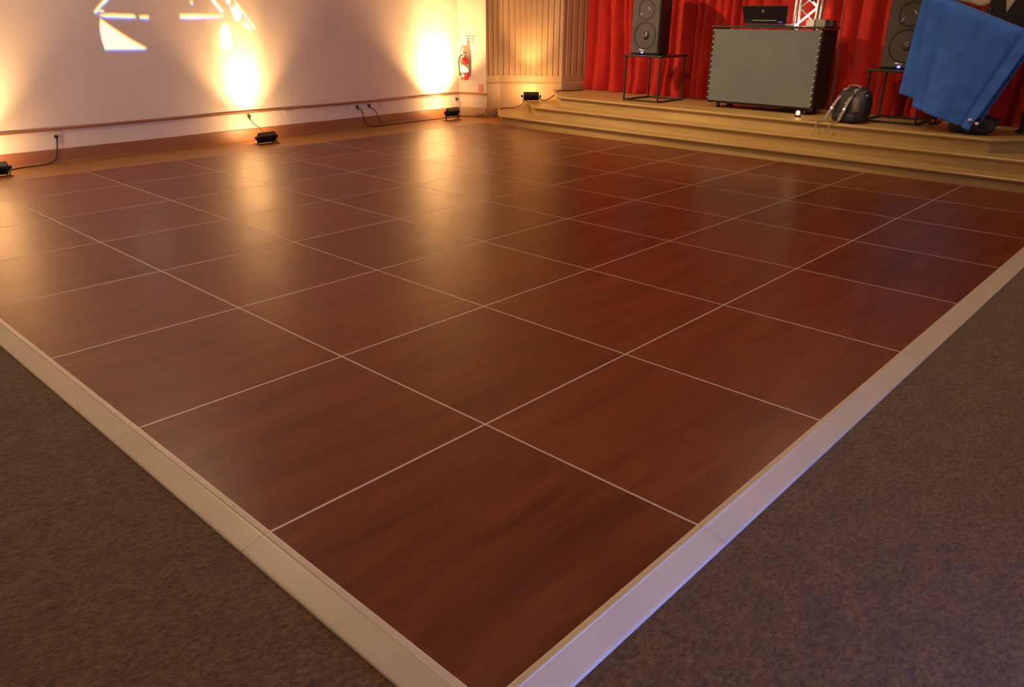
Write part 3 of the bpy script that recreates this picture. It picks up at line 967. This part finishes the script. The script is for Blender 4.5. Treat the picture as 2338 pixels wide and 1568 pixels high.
# small amber floor lamp under the booth front
al = empty('floor_lamp', (8.22, 3.0, SZ))
tag(al, 'tiny amber lamp glowing on the stage floor under the booth', 'lamp')
finish('holder', lathe([(0.035, 0), (0.035, 0.012), (0.026, 0.02)], n=18), M['blackmetal'], al)
finish('bulb', superell((0, 0, 0.045), (0.014, 0.026, 0.028), 0.9, 16, 10), M['flame'], al, True)
lamp('floor_lamp_light', 'POINT', (8.22, 3.0, SZ + 0.10), 0.25, AMBER, parent=al, shadow_soft_size=0.06)

# ------------------------------------------------------------------ backpack
bk = empty('backpack', (8.13, 2.38, SZ), -0.25)
tag(bk, 'black backpack with grey shoulder straps slumped at the stage edge', 'backpack')
def packfn(q):
    t = (q.z / 0.185 + 1) / 2
    s_ = 1.0 - 0.28 * t ** 2
    return Vector((q.x * (1 - 0.25 * t) + 0.07 * t, q.y * s_ - 0.015 * t, q.z))
finish('body', superell((0, 0, 0.187), (0.125, 0.21, 0.185), 0.55, 32, 18, packfn), M['pack'], bk, True)
finish('back_panel', superell((-0.075, 0.03, 0.19), (0.035, 0.125, 0.15), 0.5, 24, 12, lambda q: Vector((q.x + 0.16 * (q.z + 0.15), q.y * (1 - 0.6 * (q.z + 0.15)), q.z))), M['pack'], bk, True)
finish('side_pocket', superell((-0.06, -0.125, 0.20), (0.05, 0.045, 0.085), 0.6, 20, 12, lambda q: Vector((q.x + 0.2 * q.z, q.y + 0.15 * q.z, q.z))), M['packgrey'], bk, True)
finish('lower_pocket', superell((-0.085, 0.0, 0.06), (0.035, 0.15, 0.05), 0.6, 20, 12), M['pack'], bk, True)
for a, lab in (((0.085, 0.15), 0), ((-0.05, -0.015), 1)):
    y_top, y_bot = a
    pts = [(0.045, y_top - 0.02, 0.362), (-0.01, y_top, 0.345), (-0.055, y_top + 0.01, 0.29), (-0.10, y_top * 0.6 + y_bot * 0.4 + 0.01, 0.21), (-0.135, y_bot, 0.12), (-0.15, y_bot + 0.03, 0.03)]
    finish('shoulder_strap', ribbon(spline(pts), 0.038, 0.012, (0.1, 1, 0)), M['strap'], bk)
    tail = [(-0.15, y_bot + 0.03, 0.028), (-0.20, y_bot + 0.035, 0.008), (-0.285, y_bot + 0.03, 0.004), (-0.305, y_bot + 0.028, -0.03), (-0.302, y_bot + 0.035, -0.08), (-0.306, y_bot + 0.05, -0.115)]
    finish('strap_tail', ribbon(spline(tail), 0.016, 0.004, (0.1, 1, 0)), M['strap'], bk)
    finish('buckle', box((-0.128, (y_top * 0.3 + y_bot * 0.7) + 0.006, 0.148), (0.016, 0.04, 0.022), (0.3, 0.3, 0), 0.004, 1), M['silver'], bk)
finish('top_handle', ribbon(spline([(0.04, 0.09, 0.355), (0.03, 0.06, 0.385), (0.035, 0.0, 0.392), (0.045, -0.05, 0.378), (0.05, -0.075, 0.35)]), 0.03, 0.01, (1, 0, 0)), M['strap'], bk)
finish('chest_clip', box((-0.092, -0.005, 0.205), (0.012, 0.05, 0.014), (0.5, 0.2, 0), 0.004, 1), M['strap'], bk)
finish('zip_pull', box((0.015, -0.135, 0.33), (0.012, 0.035, 0.014), (-0.5, 0, 0), 0.004, 1), M['silver'], bk)
finish('zip_pull', box((0.01, -0.17, 0.295), (0.012, 0.026, 0.018), (0.5, 0, 0), 0.004, 1), M['silver'], bk)

# ------------------------------------------------------------------ blue cloth on its stand
cs = empty('cloth_stand', (8.36, 1.28, SZ))
tag(cs, 'black tripod stand with a slanted crossbar under the blue cloth', 'stand')
finish('post', tube([(0, 0, 0.03), (0, 0, 1.13)], 0.016, 12), M['blackmetal'], cs, True)
for a in (0.6, 2.7, 4.8):
    finish('leg', tube([(0, 0, 0.32), (0.17 * math.cos(a), 0.20 * math.sin(a), 0.012)], 0.011, 8), M['blackmetal'], cs, True)
finish('crossbar', tube([(-0.255, 0.28, 1.205), (-0.255, -0.44, 0.93)], 0.008, 10), M['blackmetal'], cs, True)
finish('bracket_arm', tube([(0, 0, 1.10), (-0.255, 0.0, 1.104)], 0.012, 8), M['blackmetal'], cs, True)
finish('collar', lathe([(0.026, 1.05), (0.026, 1.16), (0.02, 1.17)], n=14), M['blackmetal'], cs)

def sheet(quad, nu, nv, xfun):
    """quad: (Y,Z) TL, TR, BR, BL ; returns rows of verts"""
    TL, TR, BR, BL = [Vector((q[0], q[1])) for q in quad]
    rows = []
    for j in range(nv + 1):
        t = j / nv
        a = TL.lerp(BL, t); b = TR.lerp(BR, t)
        rows.append([(*a.lerp(b, i / nu), i / nu, t) for i in range(nu + 1)])
    return [[(xfun(u, t), y, z) for y, z, u, t in r] for r in rows]
def add_sheet(bm, rows):
    vv = [[bm.verts.new(q) for q in r] for r in rows]
    for a, b in zip(vv[:-1], vv[1:]):
        for i in range(len(a) - 1):
            bm.faces.new((a[i], a[i + 1], b[i + 1], b[i]))
def xf(u, t):
    x = 8.055 - 0.10 * t
    x += 0.05 * math.exp(-((t) / 0.03) ** 2)
    x += 0.020 * math.sin(u * 9 + t * 1.5) * (0.3 + t) * 0.7
    x += 0.022 * math.exp(-((u - 0.16 - 0.02 * t) / 0.035) ** 2)
    x += 0.030 * math.exp(-((u - 0.90 + 0.05 * t) / 0.03) ** 2)
    x += 0.010 * noise.noise((u * 3, t * 3, 5))
    return x
cl_b = empty('blue_cloth', (8.0, 1.3, SZ))
tag(cl_b, 'large blue cloth draped at a slant over a stand at the stage corner', 'cloth')
bm = bmesh.new()
add_sheet(bm, sheet([(1.765, 1.725), (0.76, 1.345), (1.125, 0.452), (1.70, 0.632)], 60, 44, xf))
add_sheet(bm, sheet([(1.835, 1.75), (1.72, 1.71), (1.60, 0.668), (1.872, 0.752)], 16, 40, lambda u, t: 8.10 - 0.075 * t + 0.02 * math.sin(u * 3.0)))
add_sheet(bm, sheet([(0.79, 1.352), (0.745, 1.32), (1.055, 0.51), (1.16, 0.42)], 8, 40, lambda u, t: 8.085 - 0.08 * t + 0.012 * math.sin(u * 4)))
# the part folded over the crossbar, hanging behind
add_sheet(bm, sheet([(1.765, 1.725), (0.76, 1.345), (0.80, 1.10), (1.76, 1.46)], 30, 10, lambda u, t: 8.105 + 0.05 * min(1, t * 8)))
bmesh.ops.translate(bm, vec=(-8.0, -1.3, -SZ), verts=bm.verts)
o = finish('drape', bm, M['blue'], cl_b, True)
md = o.modifiers.new('thickness', 'SOLIDIFY'); md.thickness = 0.004
for y, z in ((1.13, 0.555), (1.065, 0.525)):
    finish('white_clip', superell((7.955 - 8.0 - 0.012, y - 1.3, z - SZ), (0.012, 0.018, 0.014), 0.6, 12, 8), M['white'], cl_b, True)
bg = empty('equipment_bag', (8.10, 1.14, SZ))
tag(bg, 'slumped black bag on the stage floor under the blue cloth', 'bag')
def bagfn(q):
    return q * (1 + 0.38 * noise.noise(q * 15)) + Vector((0, 0.15 * q.z, 0))
finish('bag_body', superell((0, 0, 0.095), (0.085, 0.21, 0.095), 0.7, 30, 16, bagfn), M['pack'], bg, True)
finish('bag_handle', ribbon(spline([(0.0, 0.09, 0.165), (0.0, 0.05, 0.20), (0.0, -0.04, 0.20), (0.0, -0.08, 0.165)]), 0.03, 0.006, (1, 0, 0)), M['pack'], bg)

# dark notched board and cream fabric behind the cloth
db = empty('display_board', (8.60, 1.11, SZ))
tag(db, 'dark notched board standing behind the blue cloth', 'board')
def plate(poly, x0, x1):
    b_ = bmesh.new()
    f = [b_.verts.new((x0, y, z)) for y, z in poly]
    g = [b_.verts.new((x1, y, z)) for y, z in poly]
    b_.faces.new(f); b_.faces.new(list(reversed(g)))
    for k in range(len(poly)):
        k2 = (k + 1) % len(poly)
        b_.faces.new((f[k], g[k], g[k2], f[k2]))
    return b_
finish('board', plate([(0.19, 0.72), (0.245, 1.42), (0.14, 1.42), (0.075, 1.11), (0.0, 1.28), (-0.06, 1.42), (-0.40, 1.42), (-0.40, 0.72)], -0.012, 0.012), M['darkcloth'], db)
for y in (0.14, -0.33):
    finish('leg', box((0, y, 0.37), (0.03, 0.03, 0.74), None, 0.003, 1), M['blackmetal'], db)
    finish('foot', box((0, y, 0.01), (0.30, 0.04, 0.02), None, 0.003, 1), M['blackmetal'], db)
def crm(q):
    return q * (1 + 0.22 * noise.noise(q * 11))
cc = empty('cream_fabric', (8.68, 1.33, SZ))
tag(cc, 'bunched cream fabric hanging over a rack behind the dark board', 'cloth')
finish('bunch', superell((0, 0.17, 1.36), (0.045, 0.24, 0.155), 0.75, 34, 18, crm), M['cream'], cc, True)
finish('hanging_end', superell((0.0, -0.07, 1.26), (0.03, 0.035, 0.12), 0.8, 18, 12, crm), M['cream'], cc, True)
finish('hanging_sheet', superell((0.0, -0.18, 1.33), (0.02, 0.14, 0.22), 0.5, 24, 14, crm), M['cream'], cc, True)
rk = empty('garment_rack', (8.78, 1.24, SZ))
tag(rk, 'black rail rack holding up the cream fabric', 'rack')
finish('rail', tube([(-0.05, 0.42, 1.42), (-0.05, -0.42, 1.42)], 0.012, 8), M['blackmetal'], rk, True)
for s_ in (-1, 1):
    finish('upright', tube([(-0.05, s_ * 0.41, 0.02), (-0.05, s_ * 0.41, 1.42)], 0.012, 8), M['blackmetal'], rk, True)
    finish('foot', box((-0.05, s_ * 0.41, 0.01), (0.34, 0.04, 0.02), None, 0.003, 1), M['blackmetal'], rk)

# ================================================================== STAGE / ACCENT LIGHTING FIXTURES (hung from the ceiling, out of the picture)
def par_can(loc, aim, energy, color, size, blend, label, soft=0.06):
    r = empty('par_can', loc)
    tag(r, label, 'stage light')
    d = (Vector(aim) - Vector(loc)).normalized()
    q = d.to_track_quat('-Z', 'Y').to_matrix().to_4x4()
    finish('housing', lathe([(0.03, 0.24), (0.075, 0.22), (0.095, 0.12), (0.10, 0.0), (0.096, 0.0), (0.09, 0.1), (0.06, 0.2), (0.0, 0.21)], (0, 0, 0), 20, q), M['black'], r, True)
    finish('hanger', tube([(0, 0, 0.16), (0, 0, H - loc[2])], 0.012, 8), M['blackmetal'], r)
    lamp('par_lamp', 'SPOT', Vector(loc) + d * 0.03, energy, color, parent=r, aim=aim, spot_size=size, spot_blend=blend, shadow_soft_size=soft)
    return r
par_can((4.6, 7.4, 3.7), (9.0, 5.0, 1.0), 780, WARM, 1.05, 0.8, 'black par can hung by the long wall, aimed at the booth')
par_can((4.9, 3.2, 4.05), (7.75, 3.6, 0.2), 300, WARM, 1.15, 0.9, 'black par can hung over the front of the stage steps')

# unseen gobo projector, added to throw white light shapes on the long wall
LG = Vector((3.1, 2.2, 3.55))
gp = empty('added_gobo_projector', LG)
tag(gp, 'black gobo projector added out of view to throw white shapes on the wall', 'projector')
TT = 0.05
shapes = [
 [(2.579, 1.408), (2.709, 1.306), (2.866, 1.199), (3.023, 1.107), (2.99, 1.09), (2.568, 1.095), (2.553, 1.182), (2.551, 1.311)],
 [(2.554, 1.438), (2.682, 1.456), (2.935, 1.450), (2.963, 1.416), (2.905, 1.408), (2.63, 1.415)],
 [(2.995, 1.440), (3.091, 1.441), (3.106, 1.419), (3.075, 1.400), (2.994, 1.404)],
 [(2.52, 1.470), (2.545, 1.452), (2.74, 1.62), (2.70, 1.64)],
 [(2.575, 1.488), (2.625, 1.488), (2.64, 1.472), (2.60, 1.464), (2.57, 1.470)],
 [(3.454, 1.458), (3.611, 1.462), (3.989, 1.453), (3.998, 1.434), (3.629, 1.406), (3.452, 1.408)],
 [(3.60, 1.60), (3.63, 1.60), (3.635, 1.565), (3.61, 1.555), (3.595, 1.575)],
 [(3.82, 1.65), (3.88, 1.65), (4.006, 1.495), (3.965, 1.478)],
 [(3.95, 1.352), (3.988, 1.372), (4.035, 1.362), (4.055, 1.28), (4.058, 1.125), (4.03, 1.092), (3.92, 1.094), (3.895, 1.12), (3.905, 1.25)],
 [(4.03, 1.625), (4.10, 1.635), (4.10, 1.58), (4.06, 1.575)],
 [(4.08, 1.55), (4.17, 1.56), (4.23, 1.47), (4.19, 1.395), (4.12, 1.41)],
 [(4.14, 1.60), (4.17, 1.605), (4.40, 1.315), (4.375, 1.305)],
 [(4.21, 1.37), (4.27, 1.39), (4.345, 1.31), (4.31, 1.295)],
]
bm = bmesh.new()
def on_plate(x, z):
    return (WL(x, z) - LG) * TT
edges = []
def loop(pts):
    vv = [bm.verts.new(q) for q in pts]
    for k in range(len(vv)):
        edges.append(bm.edges.new((vv[k], vv[(k + 1) % len(vv)])))
loop([on_plate(*q) for q in ((0.4, -0.6), (6.4, -0.6), (6.4, 3.4), (0.4, 3.4))])
for sh in shapes:
    loop([on_plate(*q) for q in sh])
bmesh.ops.triangle_fill(bm, use_beauty=True, use_dissolve=False, edges=edges)
finish('gobo_plate', bm, M['black'], gp)
dG = (WL(3.4, 1.4) - LG).normalized()
qG = dG.to_track_quat('-Z', 'Y').to_matrix().to_4x4()
finish('housing', lathe([(0.0, 0.40), (0.16, 0.38), (0.17, 0.06), (0.165, 0.06), (0.15, 0.36), (0.0, 0.37)], (0, 0, 0), 24, qG), M['black'], gp, True)
finish('hanger', tube([(0, 0, 0.40), (0, 0, H - LG.z)], 0.014, 8), M['blackmetal'], gp)
for cname, col, dz in (('red', (1, 0.10, 0.02), -0.0005), ('green', (0.0, 0.9, 0.05), 0.0), ('blue', (0.0, 0.0, 0.93), 0.0009)):
    lamp('gobo_lamp_' + cname, 'SPOT', LG + Vector((0, 0, dz)), 2200, col, parent=gp, aim=WL(3.4, 1.4), spot_size=0.40, spot_blend=0.1, shadow_soft_size=0.0006)
